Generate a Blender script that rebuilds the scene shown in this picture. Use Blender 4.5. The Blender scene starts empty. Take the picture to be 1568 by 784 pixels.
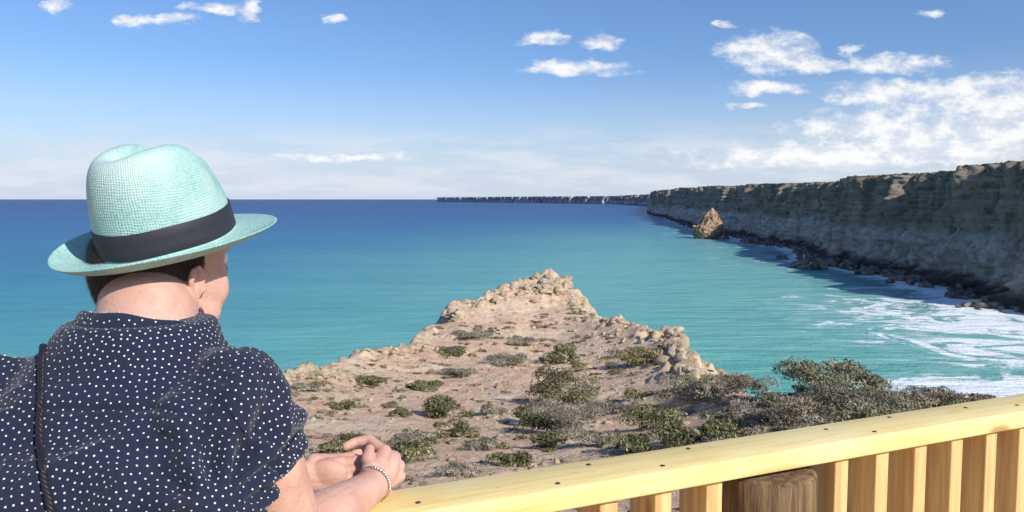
import bpy, math, random
import numpy as np
from mathutils import Vector, Matrix
from mathutils.bvhtree import BVHTree
from mathutils.kdtree import KDTree
random.seed(3); rng=np.random.default_rng(5)
scene=bpy.context.scene
scene.view_settings.view_transform='Standard'; scene.view_settings.look='None'; scene.view_settings.exposure=0
F=1200.0; TH=math.atan(87/F)
fw=np.array([0,math.cos(TH),-math.sin(TH)]); up=np.array([0,math.sin(TH),math.cos(TH)])
def ray(px,py):
    return fw+np.array([1,0,0])*((px-784)/F)+up*((392-py)/F)
def P(px,py,Y):
    d=ray(px,py); return d*(Y/d[1])
SEA=-45.0
def Psea(px,py):
    d=ray(px,py); return d*(SEA/d[2])
# ---------------------------------------------------------------- noise
def _h(i,j,k,s):
    n=(i*374761393+j*668265263+k*1274126177+s*97463477)&0xffffffff
    n=((n^(n>>13))*1274126177)&0xffffffff
    n=((n^(n>>15))*1103515245)&0xffffffff
    return ((n^(n>>16))&0xffffff)/float(0xffffff)
def vn(x,y,z=0.0,s=0):
    x,y,z=np.broadcast_arrays(np.asarray(x,float),np.asarray(y,float),np.asarray(z,float))
    i=np.floor(x).astype(np.int64);j=np.floor(y).astype(np.int64);k=np.floor(z).astype(np.int64)
    fx,fy,fz=x-i,y-j,z-k
    fx,fy,fz=[f*f*(3-2*f) for f in (fx,fy,fz)]
    def L(a,b,t): return a+(b-a)*t
    r=L(L(L(_h(i,j,k,s),_h(i+1,j,k,s),fx),L(_h(i,j+1,k,s),_h(i+1,j+1,k,s),fx),fy),
        L(L(_h(i,j,k+1,s),_h(i+1,j,k+1,s),fx),L(_h(i,j+1,k+1,s),_h(i+1,j+1,k+1,s),fx),fy),fz)
    return r*2-1
def fbm(x,y,z=0.0,o=4,s=0):
    x=np.asarray(x,float);y=np.asarray(y,float);z=np.asarray(z,float)
    a=0;w=1;t=0
    for q in range(o):
        a=a+w*vn(x,y,z,s+q*17); t+=w; w*=.5; x=x*2.03;y=y*2.03;z=z*2.03
    return a/t*1.5
def sm(a,b,x):
    t=np.clip((x-a)/(b-a),0,1); return t*t*(3-2*t)
# ---------------------------------------------------------------- mesh helpers
def mesh_np(name,V,Fq,mat=None,smooth=True,parent=None):
    V=np.asarray(V,np.float32); Fq=np.asarray(Fq,np.int32)
    k=Fq.shape[1]
    me=bpy.data.meshes.new(name)
    me.vertices.add(len(V)); me.vertices.foreach_set('co',V.ravel())
    me.loops.add(Fq.size); me.loops.foreach_set('vertex_index',Fq.ravel())
    me.polygons.add(len(Fq)); me.polygons.foreach_set('loop_start',np.arange(0,Fq.size,k,dtype=np.int32))
    me.update(calc_edges=True); me.validate()
    if smooth: me.polygons.foreach_set('use_smooth',np.ones(len(me.polygons),bool))
    ob=bpy.data.objects.new(name,me); scene.collection.objects.link(ob)
    if mat: me.materials.append(mat)
    if parent: ob.parent=parent
    return ob
def grid_faces(n,m,close_m=False):
    i=np.arange(n-1)[:,None]; mm=m if close_m else m-1
    j=np.arange(mm)[None,:]; j2=(j+1)%m
    return np.stack([i*m+j,i*m+j2,(i+1)*m+j2,(i+1)*m+j],-1).reshape(-1,4)
def vcol(me,name,C):
    a=me.color_attributes.new(name,'FLOAT_COLOR','POINT')
    C=np.asarray(C,np.float32)
    if C.shape[1]==3: C=np.hstack([C,np.ones((len(C),1),np.float32)])
    a.data.foreach_set('color',C.ravel())
def fattr(me,name,A):
    a=me.attributes.new(name,'FLOAT','POINT'); a.data.foreach_set('value',np.asarray(A,np.float32).ravel())
def empty(name,loc=(0,0,0)):
    e=bpy.data.objects.new(name,None); scene.collection.objects.link(e); return e
# ---------------------------------------------------------------- node helpers
class NT:
    def __init__(s,nt): s.nt=nt; s.N=nt.nodes; s.L=nt.links
    def n(s,t,**kw):
        nd=s.N.new(t)
        for k,v in kw.items(): setattr(nd,k,v)
        return nd
    def put(s,sock,v):
        if isinstance(v,bpy.types.NodeSocket): s.L.new(v,sock)
        elif isinstance(v,(tuple,list)) and len(v)==3 and sock.type=='RGBA': sock.default_value=(*v,1)
        else: sock.default_value=v
    def m(s,op,a,b=0.0,c=0.0,clamp=False):
        nd=s.n('ShaderNodeMath',operation=op,use_clamp=clamp)
        s.put(nd.inputs[0],a); s.put(nd.inputs[1],b)
        if op in('MULTIPLY_ADD',): s.put(nd.inputs[2],c)
        return nd.outputs[0]
    def vm(s,op,a,b=(0,0,0)):
        nd=s.n('ShaderNodeVectorMath',operation=op); s.put(nd.inputs[0],a); s.put(nd.inputs[1],b)
        return nd.outputs['Value'] if op in('DOT_PRODUCT','LENGTH') else nd.outputs[0]
    def noise(s,vec,scale,detail=4,rough=.55,out=0,dist=0):
        nd=s.n('ShaderNodeTexNoise'); s.put(nd.inputs['Vector'],vec); nd.inputs['Scale'].default_value=scale
        nd.inputs['Detail'].default_value=detail; nd.inputs['Roughness'].default_value=rough; nd.inputs['Distortion'].default_value=dist
        return nd.outputs[out]
    def ss(s,x,a,b,lo=0.0,hi=1.0):
        nd=s.n('ShaderNodeMapRange',interpolation_type='SMOOTHSTEP'); s.put(nd.inputs[0],x)
        for i,v in zip((1,2,3,4),(a,b,lo,hi)): s.put(nd.inputs[i],v)
        return nd.outputs[0]
    def mix(s,f,a,b,bt='MIX'):
        nd=s.n('ShaderNodeMix',data_type='RGBA',blend_type=bt)
        s.put(nd.inputs[0],f); s.put(nd.inputs[6],a); s.put(nd.inputs[7],b); return nd.outputs[2]
    def scale(s,vec,sc,rot=(0,0,0)):
        nd=s.n('ShaderNodeMapping'); s.put(nd.inputs[0],vec); nd.inputs['Scale'].default_value=sc; nd.inputs['Rotation'].default_value=rot
        return nd.outputs[0]
    def bump(s,h,dist,strength=1.0,nrm=None):
        nd=s.n('ShaderNodeBump'); s.put(nd.inputs['Height'],h); nd.inputs['Distance'].default_value=dist; nd.inputs['Strength'].default_value=strength
        if nrm: s.L.new(nrm,nd.inputs['Normal'])
        return nd.outputs[0]
def newmat(name,rough=.8,spec=.3):
    m=bpy.data.materials.new(name); m.use_nodes=True
    t=NT(m.node_tree); b=m.node_tree.nodes['Principled BSDF']
    b.inputs['Roughness'].default_value=rough; b.inputs['Specular IOR Level'].default_value=spec
    t.b=b; t.pos=t.n('ShaderNodeNewGeometry').outputs['Position']; t.tc=t.n('ShaderNodeTexCoord')
    t.obj=t.tc.outputs['Object']
    return m,t
def setc(t,c): t.put(t.b.inputs['Base Color'],c)
def attr(t,name,out='Color'):
    nd=t.n('ShaderNodeAttribute'); nd.attribute_name=name; return nd.outputs[out]

# ---------------------------------------------------------------- camera, sun, sky
cam=bpy.data.cameras.new('camera'); co=bpy.data.objects.new('camera',cam); scene.collection.objects.link(co)
cam.sensor_width=36; cam.lens=36*F/1568; cam.clip_start=.05; cam.clip_end=300000
co.location=(0,0,0); co.rotation_euler=(math.pi/2-TH,0,0); scene.camera=co
AZ,EL=math.radians(134),math.radians(34)
sd=Vector((math.sin(AZ)*math.cos(EL),math.cos(AZ)*math.cos(EL),math.sin(EL)))
sl=bpy.data.lights.new('sun','SUN'); sl.energy=4.9; sl.angle=math.radians(.5); sl.color=(1,.945,.86)
so=bpy.data.objects.new('sun',sl); scene.collection.objects.link(so); so.rotation_euler=sd.to_track_quat('Z','Y').to_euler()
w=bpy.data.worlds.new('World'); scene.world=w; w.use_nodes=True
try:
    w.cycles.sampling_method='MANUAL'; w.cycles.sample_map_resolution=256
except Exception as ex: print(ex)
t=NT(w.node_tree); bg=w.node_tree.nodes['Background']; bg.inputs[1].default_value=.11
sky=t.n('ShaderNodeTexSky',sky_type='NISHITA'); sky.sun_disc=False; sky.sun_elevation=EL; sky.sun_rotation=AZ
sky.air_density=1.0; sky.dust_density=.5; sky.ozone_density=2.5
g=t.n('ShaderNodeTexCoord').outputs['Generated']
sp=t.n('ShaderNodeSeparateXYZ'); t.L.new(g,sp.inputs[0])
yy=t.m('MAXIMUM',sp.outputs[1],.08)
u=t.m('DIVIDE',sp.outputs[0],yy); v=t.m('DIVIDE',sp.outputs[2],yy)
cb=t.n('ShaderNodeCombineXYZ'); t.L.new(u,cb.inputs[0]); t.L.new(v,cb.inputs[1]); uv=cb.outputs[0]
n1=t.noise(t.scale(uv,(1,2.2,1)),22,3,.6,out=1)
off=t.vm('MULTIPLY',t.vm('SUBTRACT',n1,(.5,.5,.5)),(.06,.026,0))
p2=t.vm('ADD',uv,off)
CL=[(832,61,28,9),(918,66,30,10),(890,104,75,11),(1180,80,66,26),(1225,98,60,14),(1300,75,14,9),(1375,98,66,14),
(1170,135,56,10),(1140,163,24,5),(1360,142,90,16),(1530,137,95,22),(1460,152,110,12),(1350,197,125,24),(1500,195,150,42),(1570,185,120,48),
(1400,228,200,26),(1260,242,200,15),(1424,19,18,7),(1112,38,16,5),(380,18,18,15),(257,30,34,8),(197,31,22,9),(325,12,38,9),(510,26,11,7),(88,8,18,7),(520,240,90,5)]
cur=None
for (px,py,rx,ry) in CL:
    d=ray(px,py); c=(d[0]/d[1],d[2]/d[1],0)
    q=t.vm('MULTIPLY',t.vm('SUBTRACT',p2,c),(F/rx/1.1,F/ry/1.1,0)); dd=t.vm('DOT_PRODUCT',q,q)
    cur=dd if cur is None else t.m('MINIMUM',cur,dd)
n2=t.noise(t.scale(uv,(1,1.7,1)),27,6,.63)
dn=t.m('ADD',cur,t.m('MULTIPLY',t.m('SUBTRACT',n2,.5),4.0))
cloud=t.ss(dn,1.6,-.25)
front=t.ss(sp.outputs[1],.05,.15)
cloud=t.m('MULTIPLY',cloud,front)
n3=t.noise(t.scale(uv,(1,6,1)),5.5,5,.62)
band=t.m('MULTIPLY',t.ss(v,.0,.015),t.ss(v,.105,.05))
cir=t.m('MULTIPLY',t.m('MULTIPLY',t.ss(n3,.42,.60),band),.62)
skc=t.mix(1.0,sky.outputs[0],(.76,.93,1.22),'MULTIPLY')
haze=t.ss(sp.outputs[2],.17,-.02,0.0,.92)
skc=t.mix(haze,skc,(5.8,6.5,7.8))
skc=t.mix(cir,skc,(7.3,7.6,8.3))
cc=t.mix(t.ss(n2,.60,.40),(6.8,7.2,8.1),(9.1,9.1,9.1))
skc=t.mix(t.m('MULTIPLY',cloud,.95),skc,cc)
t.L.new(skc,bg.inputs[0])

# ---------------------------------------------------------------- terrain (headland)
poly=[(-60,-30),(-34,4),(-24,14),(-15,23)]+[tuple(P(*a)[:2]) for a in [(430,580,30),(490,568,33),(540,537,38),(620,528,42),(672,497,49),(700,468,53),(745,446,57),(800,432,59),(850,425,60),(876,432,60),(880,462,57),(905,486,51),(950,488,48),(1000,500,42),(1042,530,36),(1058,575,29),(1130,588,21.5),(1250,594,19),(1340,600,17.5),(1450,610,16),(1568,618,15)]]+[(17,12),(28,6),(45,-30)]
poly=np.array(poly)
ctl=[(850,421,60),(876,428,60),(800,430,59),(745,444,57),(700,466,53),(672,495,49),(620,526,42),(540,536,38),(490,568,33),(430,580,30),
(882,462,56.5),(905,486,51),(950,487,48),(1000,498,42),(1042,527,36),(1056,570,29),(1130,588,21.5),(1250,594,19),(1340,600,17.5),(1450,610,16),(1568,618,15),
(450,760,11.5),(650,760,11),(850,760,11),(1000,740,12),(450,700,17),(650,700,16),(850,700,16),(1000,700,15),(450,650,21),(650,650,22),(850,650,22),(1000,650,20.5),
(450,610,26),(600,610,28),(750,610,28),(900,610,28),(1000,610,26),(600,560,37),(750,560,38),(850,560,38),(950,570,34),(500,585,31),
(850,485,52),(850,520,46),(760,485,52),(760,520,45),(700,530,43),(900,510,47),(950,530,41),(990,560,34),
(1100,700,13.5),(1100,640,17.5),(1300,660,13.5),(1300,622,16.5),(1500,640,13)]
C=np.array([P(*a) for a in ctl]); extra=np.array([(-30,0,-3.5),(-25,10,-5),(-10,3,-2.5),(0,3,-2.4),(10,3,-2.4),(0,7,-3.0),(6,7,-2.9),(-6,7,-3.2),(20,3,-2.6),(0,-8,-2.2),(20,-8,-2.2),(-20,-8,-2.4)])
C=np.vstack([C,extra])
def phi(r): return np.where(r>1e-9,r*r*np.log(np.maximum(r,1e-9)),0)
R=np.linalg.norm(C[:,None,:2]-C[None,:,:2],axis=2); n=len(C)
A=np.zeros((n+3,n+3)); A[:n,:n]=phi(R)+np.eye(n)*.6; A[:n,n]=1; A[:n,n+1:]=C[:,:2]; A[n,:n]=1; A[n+1:,:n]=C[:,:2].T
sol=np.linalg.solve(A,np.concatenate([C[:,2],[0,0,0]]))
def tps(x,y):
    r=np.zeros_like(x)
    for i in range(n): r+=sol[i]*phi(np.hypot(x-C[i,0],y-C[i,1]))
    return r+sol[n]+sol[n+1]*x+sol[n+2]*y
def segdist(x,y,pl,close):
    dmin=np.full(x.shape,1e18); k=len(pl)
    for i in range(k if close else k-1):
        a=pl[i]; b=pl[(i+1)%k]; e=b-a; L2=max(e@e,1e-9)
        tt=np.clip(((x-a[0])*e[0]+(y-a[1])*e[1])/L2,0,1)
        dmin=np.minimum(dmin,(x-a[0]-tt*e[0])**2+(y-a[1]-tt*e[1])**2)
    return np.sqrt(dmin)
def inside(x,y,pl):
    c=np.zeros(x.shape,bool); k=len(pl)
    for i in range(k):
        a=pl[i]; b=pl[(i+1)%k]
        cond=((a[1]>y)!=(b[1]>y))&(x<(b[0]-a[0])*(y-a[1])/((b[1]-a[1]) if b[1]!=a[1] else 1e-9)+a[0])
        c^=cond
    return c
ys=np.concatenate([np.arange(-30,2,1.5),2+np.cumsum(np.linspace(.05,.22,440)),[]]); ys=np.concatenate([ys,ys[-1]+np.cumsum(np.linspace(.3,3,30))])
xa=np.cumsum(np.linspace(.08,.24,200)); xa=np.concatenate([xa,xa[-1]+np.cumsum(np.linspace(.4,2.5,28))])
xs=np.concatenate([-xa[::-1],[0],xa])
X,Y=np.meshgrid(xs,ys)
dist=segdist(X,Y,poly,True); ins=inside(X,Y,poly)
D=np.where(ins,-dist,dist)+fbm(X/2.2,Y/2.2,0,5,3)*.65
Xc=np.clip(X,-32,32);Yc=np.clip(Y,-10,64)
H=tps(Xc,Yc)
farm=sm(12,30,Y)
H+=fbm(X/5,Y/5,0,4,1)*.22*farm+fbm(X/1.6,Y/1.6,0,5,9)*(.06+.06*farm)+fbm(X/.4,Y/.4,0,3,19)*.028
rk=sm(-2.0,-.3,D)*sm(20,30,Y)
rk=np.maximum(rk,sm(53,59,Y)*.9); rk*=sm(-.2,.35,fbm(X/2.4,Y/2.4,0,3,41)+.1)
q=.36; hh=H+fbm(X/1.5,Y/1.5,0,4,77)*.3
ter=(np.floor(hh/q)+sm(.5,.7,hh/q-np.floor(hh/q)))*q
H=H*(1-rk*.85)+ter*rk*.85+rk*(np.abs(fbm(X/.6,Y/.6,0,5,55))*.45)
dd=np.maximum(D,0)
drop=dd*1.35+fbm(X/4,Y/4,H*.2,4,5)*np.minimum(dd,3)*.35
dq=.7; drop=.4*drop+.6*(np.floor(drop/dq)+sm(.1,.5,drop/dq-np.floor(drop/dq)))*dq
H=np.maximum(H-drop,-50)
V=np.stack([X,Y,H],-1).reshape(-1,3)
m_ter,t=newmat('headland_ground',.95,.1)
pn=t.pos
base=t.mix(t.ss(t.noise(pn,.35,4),.4,.62),(.78,.51,.36),(.80,.62,.44))
base=t.mix(t.ss(t.noise(pn,1.3,5,.65),.47,.63,0,.75),base,(.62,.41,.27))
base=t.mix(t.ss(t.noise(pn,6,4,.7),.55,.7,0,.9),base,(.86,.74,.58))
gs=t.m('ADD',t.noise(pn,3.1,5,.75),t.m('MULTIPLY',t.ss(t.noise(pn,.22,2),.4,.6),.06))
base=t.mix(t.m('MULTIPLY',t.ss(gs,.575,.65),.7),base,(.30,.245,.135))
rkc=t.mix(t.ss(t.noise(pn,1.2,6,.7),.4,.62),(.50,.39,.26),(.76,.61,.42))
rkc=t.mix(t.ss(t.noise(pn,5,4,.7),.54,.66),rkc,(.28,.22,.14))
base=t.mix(attr(t,'rock','Fac'),base,rkc)
setc(t,base)
hb=t.m('ADD',t.noise(pn,4,6,.7),t.m('MULTIPLY',t.noise(pn,22,3,.7),.35))
t.L.new(t.bump(hb,.15,1.0),t.b.inputs['Normal'])
ter=mesh_np('headland_terrain',V,grid_faces(len(ys),len(xs)),m_ter)
rockA=np.clip(np.maximum(rk,sm(.0,1.,D)),0,1)
fattr(ter.data,'rock',rockA*.9)
tb=BVHTree.FromPolygons([tuple(a) for a in V.tolist()],grid_faces(len(ys),len(xs)).tolist())
def gray(px,py):
    h=tb.ray_cast(Vector((0,0,0)),Vector(ray(px,py)).normalized())
    return h[0]
def gz(x,y):
    return tb.ray_cast(Vector((x,y,20)),Vector((0,0,-1)))

# ---------------------------------------------------------------- rocks
def ico(sub):
    import bmesh
    bm=bmesh.new(); bmesh.ops.create_icosphere(bm,subdivisions=sub,radius=1)
    v=np.array([x.co[:] for x in bm.verts]); f=np.array([[q.index for q in x.verts] for x in bm.faces]); bm.free(); return v,f
ICO2=ico(2); ICO3=ico(3); ICO4=ico(4); ICO1=ico(1); ICO5=ico(5)
def rock(tmpl,size,flat=.7,rough=.18):
    v=tmpl[0].copy(); K=rng.integers(9,15)
    nn=rng.normal(size=(K,3)); nn/=np.linalg.norm(nn,axis=1)[:,None]; oo=rng.uniform(.45,.9,K)
    dt=v@nn.T; r=np.where(dt>.05,oo/np.maximum(dt,.05),9).min(1); r=np.minimum(r,1.15)
    sh=rng.uniform(0,99)
    r=r*(1+rough*fbm(v[:,0]*2.5+sh,v[:,1]*2.5,v[:,2]*5,4))
    v=v*r[:,None]*np.array([rng.uniform(.8,1.4),rng.uniform(.8,1.2),flat])
    a=rng.uniform(0,6.28); c,s=math.cos(a),math.sin(a)
    v=v@np.array([[c,s,0],[-s,c,0],[0,0,1]]); return v*size
def scatter(name,items,mat,smooth=False):
    VV=[];FF=[];o=0
    for tm,v in items: VV.append(v);FF.append(tm[1]+o);o+=len(v)
    return mesh_np(name,np.vstack(VV),np.vstack(FF),mat,smooth)
m_rock,t=newmat('limestone',.95,.15)
c=t.mix(t.ss(t.noise(t.pos,1.4,5,.7),.4,.62),(.48,.37,.25),(.74,.59,.41))
c=t.mix(t.ss(t.noise(t.pos,7,4,.7),.54,.68),c,(.27,.21,.14)); setc(t,c)
t.L.new(t.bump(t.noise(t.pos,9,6,.7),.15,1),t.b.inputs['Normal'])
items=[]
def put_rock(p,size,flat=.7,tm=ICO3,sink=.25):
    v=rock(tm,size,flat); v+=np.array([p[0],p[1],p[2]+size*flat*(.5-sink)]); items.append((tm,v))
for (px,py,sz,cnt,spx,spy) in [(852,438,.46,28,20,8),(868,432,.6,14,6,7),(830,440,.34,18,25,6),(790,447,.26,18,28,6),(735,462,.3,20,22,7),(700,485,.3,16,16,7),(690,482,.28,8,14,4),
      (1035,530,.4,24,10,18),(1018,512,.36,18,18,6),(1050,560,.34,18,6,12),(960,492,.22,14,30,5),(885,470,.32,14,8,12),(600,535,.18,18,60,6),(480,578,.16,20,40,6),(1000,520,.24,10,25,10),(920,520,.18,14,25,16)]:
    for _ in range(cnt):
        h=gray(px+rng.normal()*spx*.6,py+rng.normal()*spy*.6)
        if h is None or h.y>75: continue
        put_rock(h,sz*rng.uniform(.35,1.25),rng.uniform(.5,1.1))
for _ in range(4200):
    y=rng.uniform(7,60)**1; x=rng.uniform(-.45,.6)*y
    h=gz(x,y)
    if h[0] is None or h[1].z<.75: continue
    put_rock(h[0],rng.choice([.035,.06,.1,.16],p=[.48,.34,.155,.025])*rng.uniform(.6,1.3)*(1+y/70),rng.uniform(.4,.8),ICO1 if rng.random()<.8 else ICO2,.3)
scatter('limestone_rocks',items,m_rock)

# ---------------------------------------------------------------- shrubs
LV=[];LC=[]
def leaves(cx,cy,cz,w,h,dep,col,n,ls,spiky=0.):
    k=max(3,int(5+w*5))
    ca=rng.uniform(0,6.28,k); cr=np.sqrt(rng.uniform(0,1,k))*.80
    cc=np.stack([np.cos(ca)*cr*w/2,np.sin(ca)*cr*dep/2,rng.uniform(.15,.65,k)*h],1)
    rr=rng.uniform(.18,.44,k)
    idx=rng.integers(0,k,n); d=rng.normal(size=(n,3)); d/=np.linalg.norm(d,axis=1)[:,None]; d[:,2]=np.where(d[:,2]<-.3,-d[:,2],d[:,2])
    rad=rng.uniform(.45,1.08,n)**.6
    pos=cc[idx]+d*(rr[idx]*rad)[:,None]*np.array([w*.62,dep*.62,h*.85])
    pos+=np.array([cx,cy,cz]); 
    nrm=d+rng.normal(size=(n,3))*.55; nrm/=np.linalg.norm(nrm,axis=1)[:,None]
    tv=rng.normal(size=(n,3))+d*spiky*3+np.array([0,0,1.])*.6; tv-=nrm*(tv*nrm).sum(1)[:,None]; tv/=np.linalg.norm(tv,axis=1)[:,None]
    bv=np.cross(nrm,tv); l=ls*rng.uniform(.6,1.4,n)[:,None]; wd=l*(.42-.3*spiky)
    q=np.stack([pos-tv*l,pos+bv*wd,pos+tv*l,pos-bv*wd],1)
    LV.append(q.reshape(-1,3))
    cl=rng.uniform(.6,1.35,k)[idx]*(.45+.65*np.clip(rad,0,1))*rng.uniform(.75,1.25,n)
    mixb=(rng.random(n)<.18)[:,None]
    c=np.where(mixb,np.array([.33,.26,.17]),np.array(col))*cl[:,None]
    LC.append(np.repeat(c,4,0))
G1=(.145,.150,.065);G2=(.205,.205,.115);GR=(.265,.24,.18);BR=(.25,.20,.14);YG=(.26,.235,.10)
SH=[(862,624,110,62,G1),(820,652,64,34,G1),(880,668,140,50,GR),(830,664,80,30,G1),(860,558,52,30,G1),(780,562,70,22,GR),(668,642,70,34,G1),(692,670,58,28,G1),(750,638,56,22,GR),
(1050,624,96,46,GR),(1090,612,84,34,GR),(1010,655,120,28,G1),(1115,660,78,22,G1),(985,560,84,28,YG),(1215,600,140,80,G2),(1185,602,80,50,G2),(1275,606,140,64,G2),(1150,612,80,36,GR),(1330,614,100,44,G2),
(1240,655,110,50,BR),(1370,636,150,40,GR),(1450,630,120,28,BR),(1300,640,120,50,GR),(1520,622,90,16,BR),(1210,640,100,46,G2),(1270,690,110,44,GR),(1340,665,110,44,G2),(1410,655,110,34,GR),(1160,655,100,38,GR),
(1030,690,100,38,G1),(960,700,84,30,G1),(785,714,66,26,G1),(650,598,60,14,G1),(565,590,50,14,G1),(520,628,40,14,G1),
(610,638,36,14,G1),(625,690,80,26,GR),(630,708,76,30,G1),(530,695,110,22,G1),(740,690,54,18,GR),(700,580,60,16,GR),(800,530,46,14,GR),(1100,680,96,28,G1),
(1190,690,110,34,BR),(930,640,80,22,GR),(905,690,80,26,GR),(700,730,70,20,GR),(840,690,74,24,G1),(1130,700,90,24,GR),(470,600,60,14,GR),(590,625,40,10,GR),(720,520,60,12,GR),(690,545,60,12,G1),(980,610,50,14,YG),(1060,592,56,18,G2),(1120,594,70,18,GR)]
for (px,py,wp,hp,col) in SH:
    h=gray(px,py)
    if h is None: continue
    s=h.y/F; W=wp*s*1.06;Hh=hp*s*1.12
    leaves(h.x,h.y+W*.25,h.z-.05,W,Hh,W*rng.uniform(.6,.9),col,int(1400*max(.35,W)**1.2)+450,.025+h.y*.0009,spiky=.6 if col in(GR,BR) else .1)
    for _ in range(rng.integers(1,4)):
        x2=h.x+rng.normal()*W*.5; y2=h.y+W*.2+rng.normal()*W*.35; hz_=gz(x2,y2)
        if hz_[0] is None or hz_[1].z<.6: continue
        w2=W*rng.uniform(.2,.42); c2=[col,col,GR,G1][rng.integers(0,4)]
        leaves(x2,y2,hz_[0].z-.03,w2,w2*rng.uniform(.3,.55),w2,c2,int(500*max(.3,w2))+120,.022+h.y*.0009,spiky=.4)
for _ in range(2600):
    y=rng.uniform(8,60); x=rng.uniform(-.48,.62)*y
    h=gz(x,y)
    if h[0] is None or h[1].z<.6: continue
    dens=float(fbm(x/4,y/4,0,3,88))
    right=x/y>.3
    if not right and dens<(-.15 if y>32 else .06) or (y<30 and not right and rng.random()<.5): continue
    p=h[0]; W=rng.uniform(.15,.55)*(1 if y<30 else 1.1)*(1.3 if right else 1); cols=[G1,GR,BR,G2,YG,GR,BR]; col=cols[rng.integers(0,7)]
    leaves(p.x,p.y,p.z-.03,W*1.3,W*rng.uniform(.2,.42),W,col,int(70+240*W),.02+y*.0009,spiky=.5)
LVa=np.vstack(LV); LCa=np.vstack(LC)
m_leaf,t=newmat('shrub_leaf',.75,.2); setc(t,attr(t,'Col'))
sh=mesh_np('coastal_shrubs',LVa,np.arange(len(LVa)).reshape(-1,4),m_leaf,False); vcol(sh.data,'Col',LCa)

# ---------------------------------------------------------------- coast cliffs
cb_=[(330,-150),(300,60),(262,180)]+[tuple(Psea(*a)[:2]) for a in [(1568,474),(1480,446),(1440,428),(1300,404),(1210,377),(1160,369),(1112,358),(1065,346),(1035,338),(1000,326)]]+[(950,5200),(1000,7600),(300,9800),(-1300,13500),(-900,17000),(2000,30000)]
cb_=np.array(cb_)
zt=[14,15,17,18.5,18,17,16,16,17,18,20,22,26,34,32,34,32,30,30]
inl=[(1,.1)]*12+[(1,.15),(1,.4),(.7,.7),(.3,1),(.2,1),(1,.6),(1,.3)]
seg=np.linalg.norm(np.diff(cb_,axis=0),axis=1); cum=np.concatenate([[0],np.cumsum(seg)])
ss_=[0.0]
while ss_[-1]<cum[-1]:
    s=ss_[-1]; x=np.interp(s,cum,cb_[:,0]); y=np.interp(s,cum,cb_[:,1]); ss_.append(s+max(.9,math.hypot(x,y)*.0014))
S=np.array(ss_[:-1]); 
def smi(a): return np.interp(S,cum,a)
bx,by=smi(cb_[:,0]),smi(cb_[:,1])
Z1=smi(np.array(zt,float)); ix=smi(np.array([a[0] for a in inl],float)); iy=smi(np.array([a[1] for a in inl],float)); nn=np.hypot(ix,iy); ix/=nn;iy/=nn
Dd=np.hypot(bx,by); sc=np.clip(Dd/900,1,5)
NT_=84; T=np.linspace(0,1,NT_)
inlands=np.array([1.5,4,8,14,22,35,60,100,180,350,700,1500])
Sg=S[:,None]; Tg=T[None,:]
Z1=Z1+fbm(S/90,0*S,0,3,4)*1.6+fbm(S/14,0*S,0,3,5)*.7
zz=-47+(Z1[:,None]+47)*Tg
prof=np.interp(T,[0,.04,.10,.13,.2,.3,.42,.46,.6,.64,.75,.82,.93,1],[-11,-8,-6,-1,0,1.2,2.2,6.5,7.3,9.0,9.8,10.8,11.2,11.8])[None,:]
big=fbm(Sg/75,zz/220,0,3,11)*10+((1-np.abs(fbm(Sg/30,zz/110,0,3,12)))-.7)*18
cl_=np.abs(fbm(Sg/17,zz/75,7,3,18)); gul=-np.exp(-(cl_/.13)**2)*6.0
med=fbm(Sg/9,zz/11,0,5,13)*3.6+((1-np.abs(fbm(Sg/7,zz/20,3,4,16)))-.7)*6
strat=fbm(Sg/60,zz/2.0,0,3,14)*1.3+np.sign(fbm(Sg/90,zz/5.5,0,2,24))*.6
nearw=(1-sm(1500,3500,Dd))[:,None]
offo=(5+prof-big*sc[:,None]**.7-(med+gul)*nearw-strat)
offo+= (1-Tg)**2*fbm(Sg/14,zz/10,3,4,15)*4
VX=bx[:,None]+ix[:,None]*offo; VY=by[:,None]+iy[:,None]*offo
ox=offo[:,-1][:,None]+inlands[None,:]
pz=Z1[:,None]+fbm(Sg/40,inlands[None,:]/40,0,4,21)*1.2*np.minimum(1,inlands/15)[None,:]+np.minimum(inlands,160)[None,:]*.02*(1-sm(700,1500,Dd))[:,None]
VX=np.hstack([VX,bx[:,None]+ix[:,None]*ox]); VY=np.hstack([VY,by[:,None]+iy[:,None]*ox]); VZ=np.hstack([zz,pz])
m_cl,t=newmat('cliff_limestone',.95,.1)
pz_=t.n('ShaderNodeSeparateXYZ'); t.L.new(t.pos,pz_.inputs[0]); Zs=pz_.outputs[2]
pv=t.scale(t.pos,(1,1,1.6))
c=t.mix(t.ss(t.noise(pv,.035,6,.65),.38,.62),(.46,.385,.31),(.70,.61,.49))
c=t.mix(t.m('MULTIPLY',t.ss(t.noise(pv,.14,5,.7),.48,.61),.8),c,(.25,.195,.15))
st=t.noise(t.scale(t.pos,(.06,.06,3)),.22,3,.6)
c=t.mix(t.m('MULTIPLY',t.ss(st,.5,.60),.5),c,(.74,.62,.47))
c=t.mix(t.m('MULTIPLY',t.ss(t.noise(t.scale(t.pos,(1,1,.35)),.06,5,.7),.54,.64),.6),c,(.28,.22,.17))
lowm=t.m('MULTIPLY',t.ss(t.m('ADD',Zs,t.m('MULTIPLY',t.noise(t.pos,.03,4),22)),-4,-11),t.ss(t.noise(t.pos,.02,3),.30,.44))
c=t.mix(t.m('MULTIPLY',lowm,.9),c,t.mix(t.ss(t.noise(pv,.2,4,.7),.45,.62),(.97,.90,.78),(.60,.52,.42)))
wet=t.ss(t.m('ADD',Zs,t.m('MULTIPLY',t.noise(t.pos,.12,3),10)),-31,-36)
c=t.mix(t.m('MULTIPLY',wet,.9),c,(.08,.062,.05))
nz=t.n('ShaderNodeSeparateXYZ'); t.L.new(t.n('ShaderNodeNewGeometry').outputs['Normal'],nz.inputs[0])
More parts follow.
